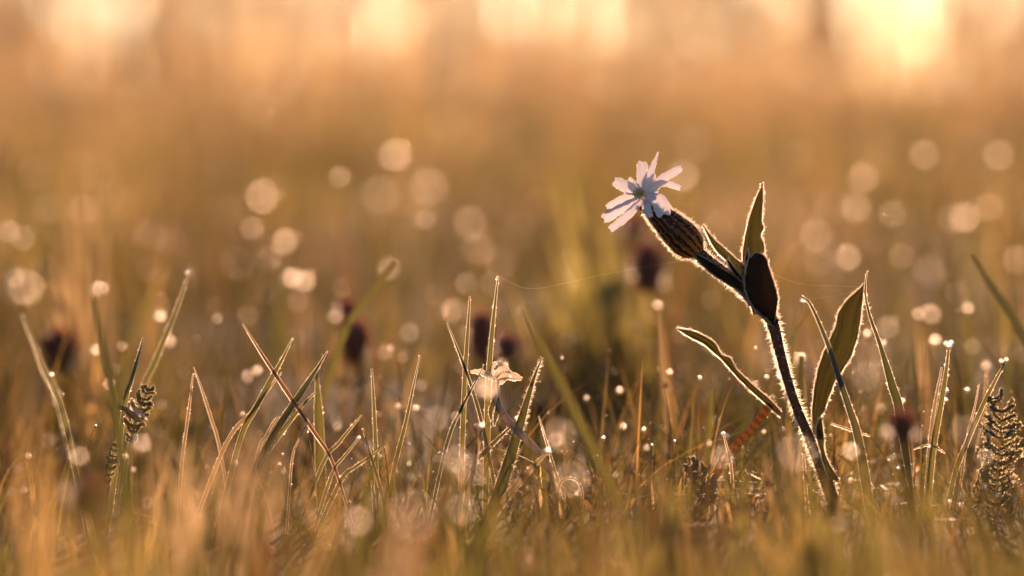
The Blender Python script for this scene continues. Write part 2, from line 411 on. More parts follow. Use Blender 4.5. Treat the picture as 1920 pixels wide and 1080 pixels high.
# tall seeding grass far off, standing up into the bright sky with gaps between the stands
def stand(px0, px1, py_top, n, d0=150, d1=172, wmin=.12, wmax=.26):
    d = rng.uniform(d0, d1, n)
    x = (rng.uniform(px0, px1, n) - 960) * K * d
    top = CAM_H + (140 - py_top) * K * d
    h = np.maximum(.6, top * rng.uniform(.22, 1.05, n))
    G.add(np.stack([x, d, np.zeros(n)], -1), h, rng.uniform(0, 6.283, n), rng.uniform(0, .08, n), rng.uniform(0, .15, n),
          rng.uniform(wmin, wmax, n), rng.normal(0, .5, n), np.array([(.47, .35, .21)]) * rng.uniform(.75, 1.2, (n, 1)), 10, 0, True)
STANDS = [(-2600, -900, -60, 900), (2600, 4600, -60, 1000), (-900, -300, -60, 400), (-900, -300, -200, 300), (-300, 60, -60, 300),
          (-100, 440, 30, 270), (-100, 440, -200, 230), (60, 420, 70, 110), (-100, 130, -150, 110), (660, 915, 40, 150), (660, 915, -220, 190),
          (-60, 2000, 120, 160), (-60, 2000, 60, 420), (430, 660, 60, 60), (430, 660, -200, 190), (915, 1390, 40, 170), (915, 1390, -200, 420),
          (1390, 1580, 30, 80), (1390, 1580, -220, 190), (230, 420, -150, 110), (1570, 1800, 60, 50), (1570, 1800, -200, 135),
          (1790, 2050, 20, 110), (1790, 2050, -220, 260), (2050, 2600, -40, 500)]
for a in STANDS: stand(*a)
stand(-2000, 3900, 40, 1030, 70, 112, .06, .13)
stand(-2000, 3900, -200, 800, 70, 112, .04, .09)

# ---------------------------------------------------------------- single grass blades near the plane of focus
def finish_to_ground(pts, widths):
    """carry the last direction on down into the turf"""
    a, b = pts[-2], pts[-1]
    if b.z > 0.0:
        d = (b - a).normalized(); d = (d + Vector((0, 0, -0.8))).normalized()
        L = min((b.z + .03) / max(.2, -d.z), 1.5)
        pts = pts + [b + d * L]; widths = widths + [widths[-1] * .8]
    return pts, widths
def blade_mesh(path, widths, yaw=0., fold=.25, rows=22, beads=0, bead_r=.0035, ciliate=0, ground=True, twist=0.):
    mb = MB()
    pts = list(path); ws = list(widths)
    if ground: pts, ws = finish_to_ground(pts, ws)
    cl = catmull(pts, rows); edge = ([], [])
    R_ = []
    for i, p in enumerate(cl):
        t = i / (rows - 1)
        tg = (cl[min(i + 1, rows - 1)] - cl[max(i - 1, 0)]).normalized()
        view = (p - CAMP).normalized()
        s = tg.cross(view).normalized(); nrm = s.cross(tg).normalized()
        an = yaw + twist * t
        s2 = s * math.cos(an) + nrm * math.sin(an); n2 = nrm * math.cos(an) - s * math.sin(an)
        hw = lerp_list(ws, t) * .5
        R_.append([p - s2 * hw, p - s2 * hw * .5 + n2 * hw * fold * .7, p + n2 * hw * fold, p + s2 * hw * .5 + n2 * hw * fold * .7, p + s2 * hw])
        edge[0].append((p - s2 * hw, -s2, tg)); edge[1].append((p + s2 * hw, s2, tg))
    mb.grid(R_, 0)
    if beads or ciliate:
        for e in edge: mb.tube([q[0] for q in e], .0007, 4, 1)  # thin tube added along both edges for the glowing backlit outline
    for e in edge:
        for _ in range(beads // 2):
            k = random.randrange(rows - 1); f = random.random()
            a, b = e[k], e[k + 1]; q = a[0].lerp(b[0], f)
            mb.bead(q + a[1] * bead_r * .5, bead_r * random.uniform(.3, 1.0) * (1.5 if random.random() < .06 else .85), 1)
        for _ in range(ciliate // 2):
            k = random.randrange(rows - 1); f = random.random()
            a, b = e[k], e[k + 1]; q = a[0].lerp(b[0], f)
            mb.cone(q, (a[1] - a[2] * random.uniform(.3, .9) + Vector((0, random.uniform(-.4, .4), 0))).normalized() * random.uniform(.006, .014), .0014, 1)
    return mb
def W(*px): return list(px)
# label, pixel points tip -> down, widths in px, depth, material, yaw, edge beads, edge hairs
BLADES = [
 ('reddish brown dry blade slanting right across the green blades at left of centre', [(455,607),(485,655),(520,708),(556,762),(592,815),(625,870)], W(2,7,9,8,7,5), 9.97, M_RED, .2, 10, 0),
 ('short green blade crossed near its tip by the reddish brown blade', [(549,633),(530,672),(506,715),(478,768),(450,825)], W(2,12,14,13,12), 10.0, M_GREEN, .5, 40, 0),
 ('thin beaded blade below and beside the short green blade crossed by the red one', [(528,698),(505,728),(470,775),(425,830)], W(2,8,9,8), 10.03, M_STRAW, .4, 40, 0),
 ('dark green blade with bright beaded edges leaning right above the crossing of the red blade', [(614,658),(590,698),(556,748),(515,812),(470,900)], W(2,13,17,18,16), 10.0, M_DARKB, .3, 70, 30),
 ('pale blade close under the dark green bright edged leaning blade', [(592,735),(566,762),(530,808),(490,870)], W(3,11,13,12), 10.05, M_GREEN, .5, 40, 0),
 ('upright broad green blade beside the bright drop left of centre', [(594,700),(597,770),(600,850),(603,950)], W(6,20,25,25), 10.25, M_GREEN, .2, 20, 0),
 ('upright narrow green blade standing alone between the bright round drop and the centre pair', [(787,667),(775,725),(760,795),(737,890)], W(2,7,10,10), 10.0, M_GREEN, .6, 26, 0),
 ('tall thin upright green blade left of the tallest blade at centre', [(881,555),(877,620),(872,700),(868,800),(865,900)], W(3,9,11,11,11), 10.03, M_GREEN, .4, 40, 0),
 ('tallest beaded green blade at centre with a silk thread at its tip', [(934,517),(928,570),(922,630),(917,700),(914,780)], W(3,9,13,14,13), 10.03, M_GREEN, .3, 60, 0),
 ('dark thin blade leaning left behind the tall pair at centre', [(838,605),(858,655),(884,725),(905,800),(925,900)], W(2,7,9,9,9), 10.02, M_DARKB, .4, 30, 0),
 ('narrow blade leaning right in front of the tall pair at centre', [(908,684),(888,722),(866,765),(838,832)], W(2,8,9,9), 9.97, M_DARKB, .4, 26, 0),
 ('large sharp folded blade with bright hairy edges right of centre', [(1016,671),(1000,712),(984,765),(962,840),(935,925),(905,1010)], W(2,12,22,29,34,36), 9.98, M_DARKB, .25, 60, 260),
 ('short folded blade with bright edges branching left behind the large sharp blade', [(972,788),(945,812),(915,842),(884,880)], W(3,9,11,10), 10.02, M_DARKB, .3, 50, 40),
 ('fine short blade right of the large sharp folded blade', [(1010,780),(1022,820),(1040,880),(1063,950)], W(2,5,5,5), 10.0, M_GREEN, .2, 36, 0),
 ('straw coloured blade with a bright drop on its tip leaning right at the centre bottom', [(1026,848),(990,885),(948,935),(905,1000)], W(5,14,18,18), 9.7, M_STRAW, .3, 10, 0),
 ('short pale blade carrying a bright drop beside the two glowing discs at centre', [(903,800),(896,835),(886,885),(876,930)], W(5,12,15,15), 9.75, M_STRAW, .3, 8, 0),
 ('tall beaded green blade leaning right at upper left with drops along its edge', [(356,508),(338,560),(318,613),(290,680),(262,750)], W(4,11,14,14,13), 10.55, M_GREEN, .4, 40, 0),
 ('short beaded blade under the tall leaning blade beside the feathery leaf at left', [(269,632),(259,668),(246,715),(233,765)], W(3,10,12,12), 10.1, M_GREEN, .4, 50, 0),
 ('fine upright beaded blade standing alone in the left third', [(362,700),(357,745),(350,800),(341,870)], W(2,6,7,6), 10.08, M_STRAW, .3, 34, 0),
 ('thin brown blade sloping down right from the tip of the fine upright beaded blade', [(363,688),(380,735),(396,785),(412,840)], W(2,6,7,6), 10.2, M_STRAW, .3, 4, 0),
 ('blurred straw blade under the pale round disc at the left edge', [(42,590),(62,640),(85,700),(112,760)], W(5,13,14,13), 9.2, M_GREEN, .3, 10, 0),
 ('dark green blade with two white drops at the left edge', [(55,625),(78,680),(98,725),(122,790)], W(3,12,14,13), 9.8, M_DARKB, .3, 16, 0),
 ('blurred dark green upright blade under the brightest double drop at upper left', [(176,560),(186,610),(200,680),(215,755)], W(8,16,18,18), 9.0, M_DARKB, .2, 0, 0),
 ('upright green blade with a cluster of drops on its tip between campion and yarrow', [(1779,650),(1774,695),(1764,760),(1750,840),(1742,920)], W(5,11,13,14,14), 10.05, M_GREEN, .4, 50, 0),
 ('slender blade close behind the blade with the cluster of drops on its tip', [(1766,688),(1757,735),(1747,800),(1739,890)], W(3,8,9,9), 10.12, M_STRAW, .4, 30, 0),
 ('green blade leaning right with drops on its tip beside the yarrow leaf', [(1886,678),(1868,710),(1842,762),(1812,832),(1790,890)], W(4,10,12,13,12), 10.05, M_GREEN, .4, 40, 0),
 ('straw blade with blurred drop on its tip left of the yarrow leaf', [(1850,690),(1848,740),(1842,800),(1830,870)], W(4,9,11,11), 10.5, M_STRAW, .3, 8, 0),
 ('faint thin blade sloping beside the blade with the cluster of drops at right', [(1836,720),(1826,770),(1812,830)], W(2,5,5), 10.1, M_STRAW, .3, 12, 0),
 ('short green blade lying right under the bright round drop left of centre', [(723,836),(695,856),(664,877),(640,900)], W(2,8,11,10), 10.0, M_GREEN, .5, 34, 0),
 ('short blade with a spark on its tip pointing right beside the bright round drop', [(673,821),(660,838),(640,862),(622,890)], W(3,6,8,8), 10.0, M_GREEN, .3, 16, 0),
 ('small pointed blade just above the short blade with a spark on its tip', [(678,778),(658,802),(634,832),(606,868)], W(2,8,10,9), 10.05, M_GREEN, .4, 24, 0),
 ('thin upright dark blade behind the short green blades left of centre', [(697,690),(701,760),(704,830),(706,910)], W(3,8,9,9), 10.12, M_GREEN, .3, 20, 0),
 ('thin blade leaning left from the foot of the thin upright dark blade', [(681,803),(692,845),(706,890),(718,940)], W(2,7,8,8), 9.98, M_DARKB, .3, 20, 0),
 ('small dark upright blade low at the foot of the short green blades', [(696,900),(700,925),(702,955)], W(2,8,9), 9.95, M_DARKB, .3, 10, 0),
 ('curled pale blade bowing left under the crossing of the red blade', [(520,782),(508,800),(498,820),(485,845)], W(4,7,7,6), 10.0, M_STRAW, .3, 20, 0),
 ('fine curved blade rising to the right under the red blade', [(573,800),(560,825),(550,850),(545,890)], W(2,4,5,5), 10.0, M_STRAW, .3, 10, 0),
 ('long broad straw blade blurred right of centre', [(984,585),(1010,640),(1045,705),(1085,790),(1125,870),(1160,950)], W(8,18,22,24,24,22), 8.6, M_GREEN, .3, 0, 0),
 ('blurred upright blade under the bright drop left of the campion', [(1236,580),(1240,650),(1247,740),(1258,860)], W(6,14,16,16), 10.8, M_STRAW, .3, 0, 0),
 ('thin reddish blade leaning left in soft focus above the dark flower head', [(618,442),(640,505),(664,570),(690,625),(705,690)], W(2,4,6,7,7), 11.6, M_RED, .3, 0, 0),
 ('blurred blade leaning right with a drop on its tip above the dark flower head', [(738,494),(712,528),(684,565),(640,640)], W(8,15,16,14), 11.4, M_GREEN, .3, 0, 0),
 ('blurred dark green blade leaning in from the right edge', [(1822,478),(1848,520),(1882,570),(1925,640),(1960,720)], W(8,18,22,24,24), 11.0, M_DARKB, .3, 0, 0),
 ('arching narrow blade with a drop on its bent tip by the broad campion leaf', [(1502,556),(1514,562),(1530,592),(1552,645),(1572,705),(1592,765),(1612,835)], W(5,10,13,17,22,28,28), 9.8, M_DARKB, .5, 46, 0),
 ('narrow dark pointed blade touching the tip of the broad campion leaf', [(1626,508),(1622,545),(1630,590),(1648,640),(1663,690),(1676,735),(1686,770)], W(2,6,10,20,23,18,10), 10.03, M_DARKB, .3, 60, 20),
 ('blurred short blade with a white drop on its tip behind the campion stem', [(1502,668),(1502,710),(1500,760),(1498,830)], W(10,14,16,16), 10.5, M_DARKB, .2, 0, 0),
 ('thin blurred blade rising above the drop behind the campion stem', [(1492,598),(1488,640),(1484,690),(1480,760)], W(3,7,8,8), 10.6, M_GREEN, .2, 0, 0),
 ('fine twig like straw lying across right of the campion foot', [(1558,794),(1582,802),(1606,810),(1632,818)], W(3,4,4,3), 10.0, M_STRAW, .2, 16, 0),
 ('arched thin straw bending over beside the blade with the cluster of drops', [(1772,850),(1758,840),(1740,835),(1726,838),(1713,843)], W(2,4,4,4,2), 10.0, M_STRAW, .2, 16, 0),
 ('fine beaded blade in front of the campion foot', [(1507,850),(1509,890),(1513,940),(1517,990)], W(5,6,6,6), 9.95, M_STRAW, .2, 40, 0),
 ('pale blade left of the banded stalk with a spark on its tip', [(1356,812),(1362,835),(1368,860),(1372,890)], W(3,6,7,7), 9.97, M_STRAW, .3, 12, 0),
 ('green blurred blade standing left of the banded stalk', [(1335,728),(1333,770),(1330,810),(1328,860)], W(7,14,16,16), 10.7, M_GREEN, .2, 0, 0),
 ('small folded blade with bent tip low in front of the campion foot', [(1486,990),(1496,1012),(1504,1040),(1510,1070)], W(3,6,7,7), 9.9, M_RED, .3, 10, 0),
]
GB = 'single grass blades near the flower'
for lab, pts, wd, d, m, yaw, beads, cil in BLADES:
    pp = [P(x, y, d + (i * .012)) for i, (x, y) in enumerate(pts)]
    ground = not lab.startswith(('fine twig', 'arched thin'))
    o = blade_mesh(pp, [U(q, d) * .86 for q in wd], yaw, .35, 26, beads, .0030, cil, ground, random.uniform(-.5, .5)).build('grass_leaf', [m, M_HAIR])
    tag(o, lab, 'grass blade', GB)
# the small curled blade that bows over like a hoop
hoop = [P(x, y, 9.9) for x, y in [(1090,962),(1092,925),(1084,903),(1068,896),(1052,903),(1046,925),(1044,965)]]
tag(blade_mesh(hoop, [U(q) for q in (7, 7, 7, 8, 7, 7, 7)], .9, .2, 30, 20, .0035, 0, True).build('grass_leaf', [M_STRAW, M_HAIR]),
    'small pale blade bowed over into a hoop right of the large sharp blade', 'grass blade', GB)

# tufts in soft focus
def tuft(label, px, d, blades, m):
    base = P(px, 140 + CAM_H / d / K, d); base.z = 0
    r = thing('grass_tuft', label, 'grass tuft', base, 'blurred grass tufts around the flower')
    for pts, wd in blades:
        blade_mesh([P(x, y, d + random.uniform(-.15, .15)) for x, y in pts], [U(q, d) for q in wd], random.uniform(-.6, .6), .3, 16).build('blade', [m, M_HAIR], r)
    return r
M_BRIGHTG = leafy('tuft_green', (0.11, 0.10, 0.035), (0.30, 0.26, 0.07), 0.6, 0.35, 0.2, 8)
tb = []
for x0, y0, x1, y1 in [(1035,330,1120,720),(1062,300,1130,720),(1090,420,1150,740),(1120,360,1160,740),(1060,470,1120,760),(1150,450,1175,760),(1180,520,1185,760),
                       (1010,520,1100,760),(1215,470,1195,760),(1130,520,1160,780),(1240,600,1210,800),(1085,560,1140,800),(1030,440,1110,780),(1165,600,1180,800)]:
    xm, ym = (x0 * .4 + x1 * .6) + random.uniform(-4, 10), y0 * .5 + y1 * .5
    tb.append(([(x0, y0), (x0 * .75 + x1 * .25 + 5, y0 * .75 + y1 * .25), (xm, ym), (x1, y1)], [3, 13, 19, 16]))
tuft('bright green blurred grass tuft fanning out left of the campion', 1150, 14.6, tb, M_BRIGHTG)
tb = []
for x0, y0, x1, y1 in [(100,440,125,700),(128,385,140,700),(155,380,160,700),(180,390,172,700),(196,440,190,700),(120,500,150,720),(210,530,195,720),(85,520,120,720)]:
    tb.append(([(x0, y0), ((x0 + x1) / 2 + 3, (y0 + y1) / 2), (x1, y1)], [4, 14, 15]))
M_TAN = leafy('tan_dry_grass', (0.22, 0.16, 0.08), (0.34, 0.24, 0.11), 0.55, 0.5, 0.3, 10)
M_PALE = leafy('pale_dry_grass', (0.34, 0.25, 0.15), (0.52, 0.38, 0.22), 0.55, 0.5, 0.3, 10)
tuft('golden upright blurred grass tuft near the left edge', 155, 13.8, tb, M_TAN)

def veil(label, pxs, top, spread, d, count, m, wd):
    b = []
    for _ in range(count):
        x = pxs + random.gauss(0, spread * .5); y0 = top + abs(random.gauss(0, 55)); x1 = pxs + (x - pxs) * .6 + random.gauss(0, 14)
        b.append(([(x + random.gauss(0, 18), y0), ((x + x1) / 2 + random.gauss(0, 6), y0 + 110), (x1, y0 + 260)], [wd * .3, wd, wd * 1.1]))
    tuft(label, pxs, d, b, m)
veil('pale dry tuft blurred in front at the lower left', 410, 800, 150, 7.9, 22, M_PALE, 9)
veil('pale peach tuft very blurred in front at bottom centre', 755, 920, 40, 6.6, 9, M_PALE, 13)
veil('olive green tuft very blurred in front at the lower right', 1640, 850, 170, 7.2, 20, M_BRIGHTG, 10)
veil('golden tuft blurred in front between the hoop and the banded stalk', 1210, 870, 120, 7.4, 18, M_BRIGHTG, 9)

tb = []
for x0, y0, x1, y1 in [(1462,790,1490,980),(1478,755,1496,980),(1448,820,1480,990),(1590,870,1575,1010),(1433,845,1465,1000),(1502,830,1506,1000)]:
    tb.append(([(x0, y0), ((x0 + x1) / 2 - 6, (y0 + y1) / 2), (x1, y1)], [3, 12, 14]))
tuft('golden blurred grass tuft just in front of the campion foot', 1510, 9.15, tb, M_STRAW)

# ---------------------------------------------------------------- the campion
foot = P(1570, 985, 10.0); foot.z = 0
camp = thing('campion_plant', 'white flowered campion with hairy stem and nodding striped bladder', 'wildflower', foot)
def edge_hairs(mb, pts, outs, n, lo, hi, r=.0013, m=1, back=None):
    for _ in range(n):
        k = random.randrange(len(pts) - 1); f = random.random()
        q = pts[k].lerp(pts[k + 1], f); d = outs[k] + Vector((random.gauss(0, .35), random.gauss(0, .35), random.gauss(0, .35)))
        if back is not None: d += back * random.uniform(0, .6)
        mb.hair(q, d.normalized() * random.uniform(lo, hi), r, m)
def leaf(name, left, right, d, mats, rows=34, cup=.18, wav=.0, hairs=240, dd=None, hl=(.004, .010), fold=.0, rim=.0026):
    """leaf blade between two traced margins, from base to tip; dd = depth at base, middle, tip"""
    mb = MB()
    dep = dd or [d, d, d]
    def line(px): 
        q = catmull([Vector((x, y, 0)) for x, y in px], rows)
        return [P(v.x, v.y, lerp_list(dep, i / (rows - 1))) for i, v in enumerate(q)]
    Lp, Rp = line(left), line(right); rws = []
    for i, (a, b) in enumerate(zip(Lp, Rp)):
        wv = (b - a).length; row = []
        for j in range(9):
            u = j / 8
            z = (1 - (2 * u - 1) ** 2) * cup * wv - abs(u - .5) * 0 + fold * wv * (0.5 - abs(u - .5))
            e = wav * math.sin(i * 1.15 + (0 if j < 4 else 2)) * (abs(2 * u - 1) ** 2)
            row.append(a.lerp(b, u) + FWD * (z + e))
        rws.append(row)
    mb.grid(rws, 0)
    for e, o in ((0, -1), (8, -9)):
        ed = [r[e] for r in rws]
        inn = [r[4] for r in rws]
        outs = [(x - y).normalized() if (x - y).length > 1e-5 else Vector((0, 0, 1)) for x, y in zip(ed, inn)]
        mb.tube(ed, rim, 5, 1)                         # pale tube added along the margin to glow as a rim light
        edge_hairs(mb, ed, outs, hairs // 2, *hl)
    return mb.build(name, mats, camp)
LM = [M_LEAF, M_HAIR]; BM = [M_BRACT, M_HAIR]
# stem
st = MB()
sp = catmull([P(*q) for q in [(1578,1000,10),(1562,940,10),(1541,880,10),(1517,820,10),(1492,760,10),(1474,705,10),(1461,655,10),(1450,610,10),(1440,585,10),(1420,560,10)]], 60)
sp[0].z = min(sp[0].z, .01)
sr = [U(lerp_list([11, 12, 12, 10.5, 9, 8.7, 8.8, 9.5, 11, 10], i / 59)) for i in range(60)]
rings = st.tube(sp, sr, 14, 0)
for _ in range(3600):
    k = random.randrange(59); j = random.randrange(14); f = random.random()
    q = rings[k][j].lerp(rings[k + 1][j], f); n = (q - sp[k].lerp(sp[k + 1], f)).normalized()
    if abs(n.dot(FWD)) > .4 and random.random() < .93: continue
    d = n + Vector((random.gauss(0, .25), random.gauss(0, .25), random.gauss(-.25, .3)))
    st.hair(q, d.normalized() * random.uniform(.005, .019), .0009, 1)
st.build('stem', [M_STEM, M_HAIR], camp)
# pedicel
pe = MB(); pp = catmull([P(1418,566,10), P(1385,533,10), P(1352,508,10), P(1326,488,10), P(1306,472,10)], 30)
pr_ = [U(lerp_list([12, 12, 11, 11, 12], i / 29)) for i in range(30)]
rings = pe.tube(pp, pr_, 12, 0)
for _ in range(1500):
    k = random.randrange(29); j = random.randrange(12); f = random.random()
    q = rings[k][j].lerp(rings[k + 1][j], f); n = (q - pp[k].lerp(pp[k + 1], f)).normalized()
    if abs(n.dot(FWD)) > .45 and random.random() < .85: continue
    pe.hair(q, (n + Vector((random.gauss(0, .3), random.gauss(0, .3), random.gauss(0, .3)))).normalized() * random.uniform(.007, .017), .0012, 1)
pe.build('pedicel', [M_STEM, M_HAIR], camp)
# leaves of the upper node
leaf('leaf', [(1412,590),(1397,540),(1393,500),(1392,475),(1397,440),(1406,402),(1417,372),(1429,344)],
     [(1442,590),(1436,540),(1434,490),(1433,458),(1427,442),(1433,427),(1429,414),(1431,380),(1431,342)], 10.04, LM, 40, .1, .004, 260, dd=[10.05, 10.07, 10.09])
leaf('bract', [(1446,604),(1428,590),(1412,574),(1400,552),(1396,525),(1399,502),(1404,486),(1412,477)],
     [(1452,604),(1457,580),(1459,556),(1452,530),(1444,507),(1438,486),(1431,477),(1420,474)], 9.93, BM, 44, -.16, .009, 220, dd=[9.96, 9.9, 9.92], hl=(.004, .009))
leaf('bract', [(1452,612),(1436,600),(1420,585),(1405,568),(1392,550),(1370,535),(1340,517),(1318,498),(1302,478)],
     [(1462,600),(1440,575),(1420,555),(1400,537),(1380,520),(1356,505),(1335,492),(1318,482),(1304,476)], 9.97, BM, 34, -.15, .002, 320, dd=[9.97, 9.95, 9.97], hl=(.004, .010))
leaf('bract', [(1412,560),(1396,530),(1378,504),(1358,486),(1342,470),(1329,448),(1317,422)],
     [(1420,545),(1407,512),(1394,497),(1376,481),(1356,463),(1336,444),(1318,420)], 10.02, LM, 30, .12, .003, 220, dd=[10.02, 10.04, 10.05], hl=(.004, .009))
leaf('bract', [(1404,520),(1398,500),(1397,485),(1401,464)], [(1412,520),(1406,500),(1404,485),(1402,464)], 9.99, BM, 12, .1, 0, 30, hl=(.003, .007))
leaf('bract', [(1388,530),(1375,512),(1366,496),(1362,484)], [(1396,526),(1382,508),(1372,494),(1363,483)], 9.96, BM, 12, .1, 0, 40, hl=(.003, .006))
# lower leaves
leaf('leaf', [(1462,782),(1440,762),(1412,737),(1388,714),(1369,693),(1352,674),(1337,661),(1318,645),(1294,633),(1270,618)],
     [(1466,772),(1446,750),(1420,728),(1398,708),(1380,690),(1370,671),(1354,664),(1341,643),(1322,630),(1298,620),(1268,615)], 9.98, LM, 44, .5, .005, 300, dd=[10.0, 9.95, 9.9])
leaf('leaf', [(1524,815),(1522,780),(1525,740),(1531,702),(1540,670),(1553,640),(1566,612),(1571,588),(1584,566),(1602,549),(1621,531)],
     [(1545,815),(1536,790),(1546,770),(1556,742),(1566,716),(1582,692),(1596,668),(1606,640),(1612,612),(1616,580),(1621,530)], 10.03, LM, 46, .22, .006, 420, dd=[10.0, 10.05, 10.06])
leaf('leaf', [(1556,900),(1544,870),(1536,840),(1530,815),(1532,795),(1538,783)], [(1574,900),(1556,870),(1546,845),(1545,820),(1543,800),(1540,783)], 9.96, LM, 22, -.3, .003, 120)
# calyx: striped inflated tube with the dark ovary inside
ax0, ax1 = P(1214, 382, 9.96), P(1310, 474, 10.0)
axis = (ax1 - ax0); alen = axis.length; an = axis.normalized()
e1 = an.cross(FWD).normalized(); e2 = an.cross(e1)
prof = [(0, 16), (.08, 17.5), (.2, 20.5), (.35, 24.5), (.5, 28), (.65, 30.5), (.78, 30.5), (.88, 27), (.95, 20), (1.0, 11)]
cx = MB(); rws = []; NR, NS = 30, 48
def prof_r(t):
    for (a, ra), (b, rb) in zip(prof, prof[1:]):
        if t <= b: 
            f = (t - a) / (b - a); return U(ra + (rb - ra) * f)
    return U(prof[-1][1])
for i in range(NR):
    t = i / (NR - 1)
    r = (prof_r(max(0, t - .03)) + prof_r(t) + prof_r(min(1, t + .03))) / 3
    rws.append([ax0 + an * alen * t + (e1 * math.cos(q) + e2 * math.sin(q)) * r * (1 + .018 * math.cos(10 * q)) for q in [2 * math.pi * j / NS for j in range(NS + 1)]])
cx.grid(rws, 0)
for j in range(5):                                         # five calyx teeth round the mouth
    q = 2 * math.pi * (j + .3) / 5; r = U(17)
    b = ax0 + (e1 * math.cos(q) + e2 * math.sin(q)) * r
    s = (-e1 * math.sin(q) + e2 * math.cos(q)) * U(8)
    tip = b - an * U(15) + (e1 * math.cos(q) + e2 * math.sin(q)) * U(2)
    i = [cx.vert(b - s, (0, .05)), cx.vert(b + s, (.02, .05)), cx.vert(tip, (.01, 0))]; cx.face(i, 0)
for _ in range(4200):
    k = random.randrange(1, NR - 1); j = random.randrange(NS)
    q = rws[k][j].lerp(rws[k + 1][j], random.random()).lerp(rws[k][j + 1], random.random() * .5)
    c = ax0 + an * (q - ax0).dot(an); n = (q - c).normalized()
    if abs(n.dot(FWD)) > .33 and random.random() < .96: continue
    cx.hair(q, (n + an * random.uniform(-.1, .7) + Vector((random.gauss(0, .2), random.gauss(0, .2), random.gauss(0, .2)))).normalized() * random.uniform(.004, .0145), .0009, 1)
cal = cx.build('calyx', [M_CALYX, M_HAIR], camp)
ov = MB(); rr = []
for i in range(14):
    t = .25 + .62 * i / 13; s = math.sin(math.pi * min(1, max(0, (i / 13)))) ** .6
    rr.append([ax0 + an * alen * t + (e1 * math.cos(q) + e2 * math.sin(q)) * (U(16) * s + .001) for q in [2 * math.pi * j / 16 for j in range(16)]])
ov.grid(rr, 0, closed=True); ov.build('ovary', M_OVARY, cal)

# petals, each cut deep into two lobes
def petal(lobes, extra=()):
    mb = MB()
    for pts, wd in list(lobes) + list(extra):
        cl = catmull([P(*q) for q in pts], 16); rws = []
        for i, p in enumerate(cl):
            t = i / 15
            tg = (cl[min(i + 1, 15)] - cl[max(i - 1, 0)]).normalized()
            s = tg.cross(FWD).normalized(); n2 = s.cross(tg)
            hw = U(lerp_list(wd, t)) * .53
            if t > .93: hw *= math.sqrt(max(0.05, 1 - ((t - .93) / .07) ** 2 * .55))
            hw *= 1 + .07 * math.sin(i * 1.7 + pts[0][0])
            nk = hw * .55 * max(0, (t - .8) / .2) ** 2
            rws.append([p - tg * nk * (1 - abs(2 * j / 6 - 1)) ** 1.5 + s * hw * (2 * j / 6 - 1) + n2 * hw * (.28 * (2 * j / 6 - 1) ** 2 + .05 * math.sin(j * 2.1 + i * .9)) for j in range(7)])
        mb.grid(rws, 0)
        for e in (0, 6):
            for i in range(2, 15):
                for _ in range(2):
                    mb.bead(rws[i][e].lerp(rws[i + 1][e], random.random()), random.uniform(.0007, .0016), 1)
    return mb.build('petal', [M_PETAL, M_HAIR], camp)
petal([([(1200,364,9.955),(1184,354,9.96),(1168,347,9.98),(1150,338,10.0)], [10, 20, 21, 17]),
       ([(1199,367,9.95),(1182,369,9.95),(1162,376,9.97),(1136,389,9.99)], [9, 17, 13, 9])],
      [([(1198,361,9.965),(1190,350,9.975),(1184,342,9.985),(1181,332,9.99)], [12, 16, 14, 4])])
petal([([(1200,370,9.945),(1182,381,9.93),(1160,394,9.925),(1130,412,9.92)], [8, 15, 18, 18]),
       ([(1203,376,9.94),(1187,393,9.92),(1170,410,9.91),(1143,431,9.9)], [9, 15, 15, 11])])
petal([([(1205,360,9.96),(1204,342,9.99),(1204,322,10.01),(1205,301,10.03)], [12, 18, 19, 19]),
       ([(1208,358,9.955),(1214,340,9.98),(1222,318,10.0),(1235,284,10.03)], [12, 18, 9, 2])],
      [([(1209,358,9.965),(1216,344,9.99),(1222,335,10.0),(1227,324,10.01)], [11, 17, 15, 5])])
petal([([(1212,364,9.965),(1226,349,9.99),(1245,334,10.01),(1279,314,10.03)], [10, 18, 15, 12]),
       ([(1213,366,9.96),(1232,346,9.98),(1252,345,10.0),(1277,353,10.01)], [12, 14, 10, 11])],
      [([(1212,366,9.97),(1220,364,9.97),(1227,360,9.975),(1235,361,9.98)], [8, 12, 10, 4])])
petal([([(1207,372,9.935),(1222,372,9.90),(1238,381,9.885),(1246,406,9.88)], [10, 22, 30, 26]),
       ([(1206,374,9.93),(1211,382,9.905),(1214,394,9.895),(1221,408,9.89)], [8, 15, 15, 8])])
# throat: corona scales and stamens
co = MB()
for j in range(10):
    q = 2 * math.pi * j / 10 + .2
    b = P(1202, 365, 9.945) + (RT * math.cos(q) * U(9) + UP * math.sin(q) * U(7))
    tip = b + (-an * U(7)) + (RT * math.cos(q) + UP * math.sin(q)) * U(3) - FWD * U(5)
    co.ball(b.lerp(tip, .5), U(4.2), 0, (.55, .7, 1.1), (tip - b).to_track_quat('Z', 'Y').to_matrix(), 6, 8)
co.build('corona', M_CORONA, camp)
sm = MB()
for j in range(6):
    q = 2 * math.pi * j / 6 + .5
    b = P(1203, 367, 9.95); tip = P(1200 + 6 * math.cos(q), 362 + 5 * math.sin(q), 9.915)
    sm.tube(catmull([b, b.lerp(tip, .6) - FWD * .006, tip], 8), .0022, 6, 0)
    sm.ball(tip, U(2.6), 0, (1, .8, 1.3), None, 6, 8)
sm.build('stamens', leafy('anther', (.55, .50, .22), (.5, .45, .2), .3, .5, .1), camp)

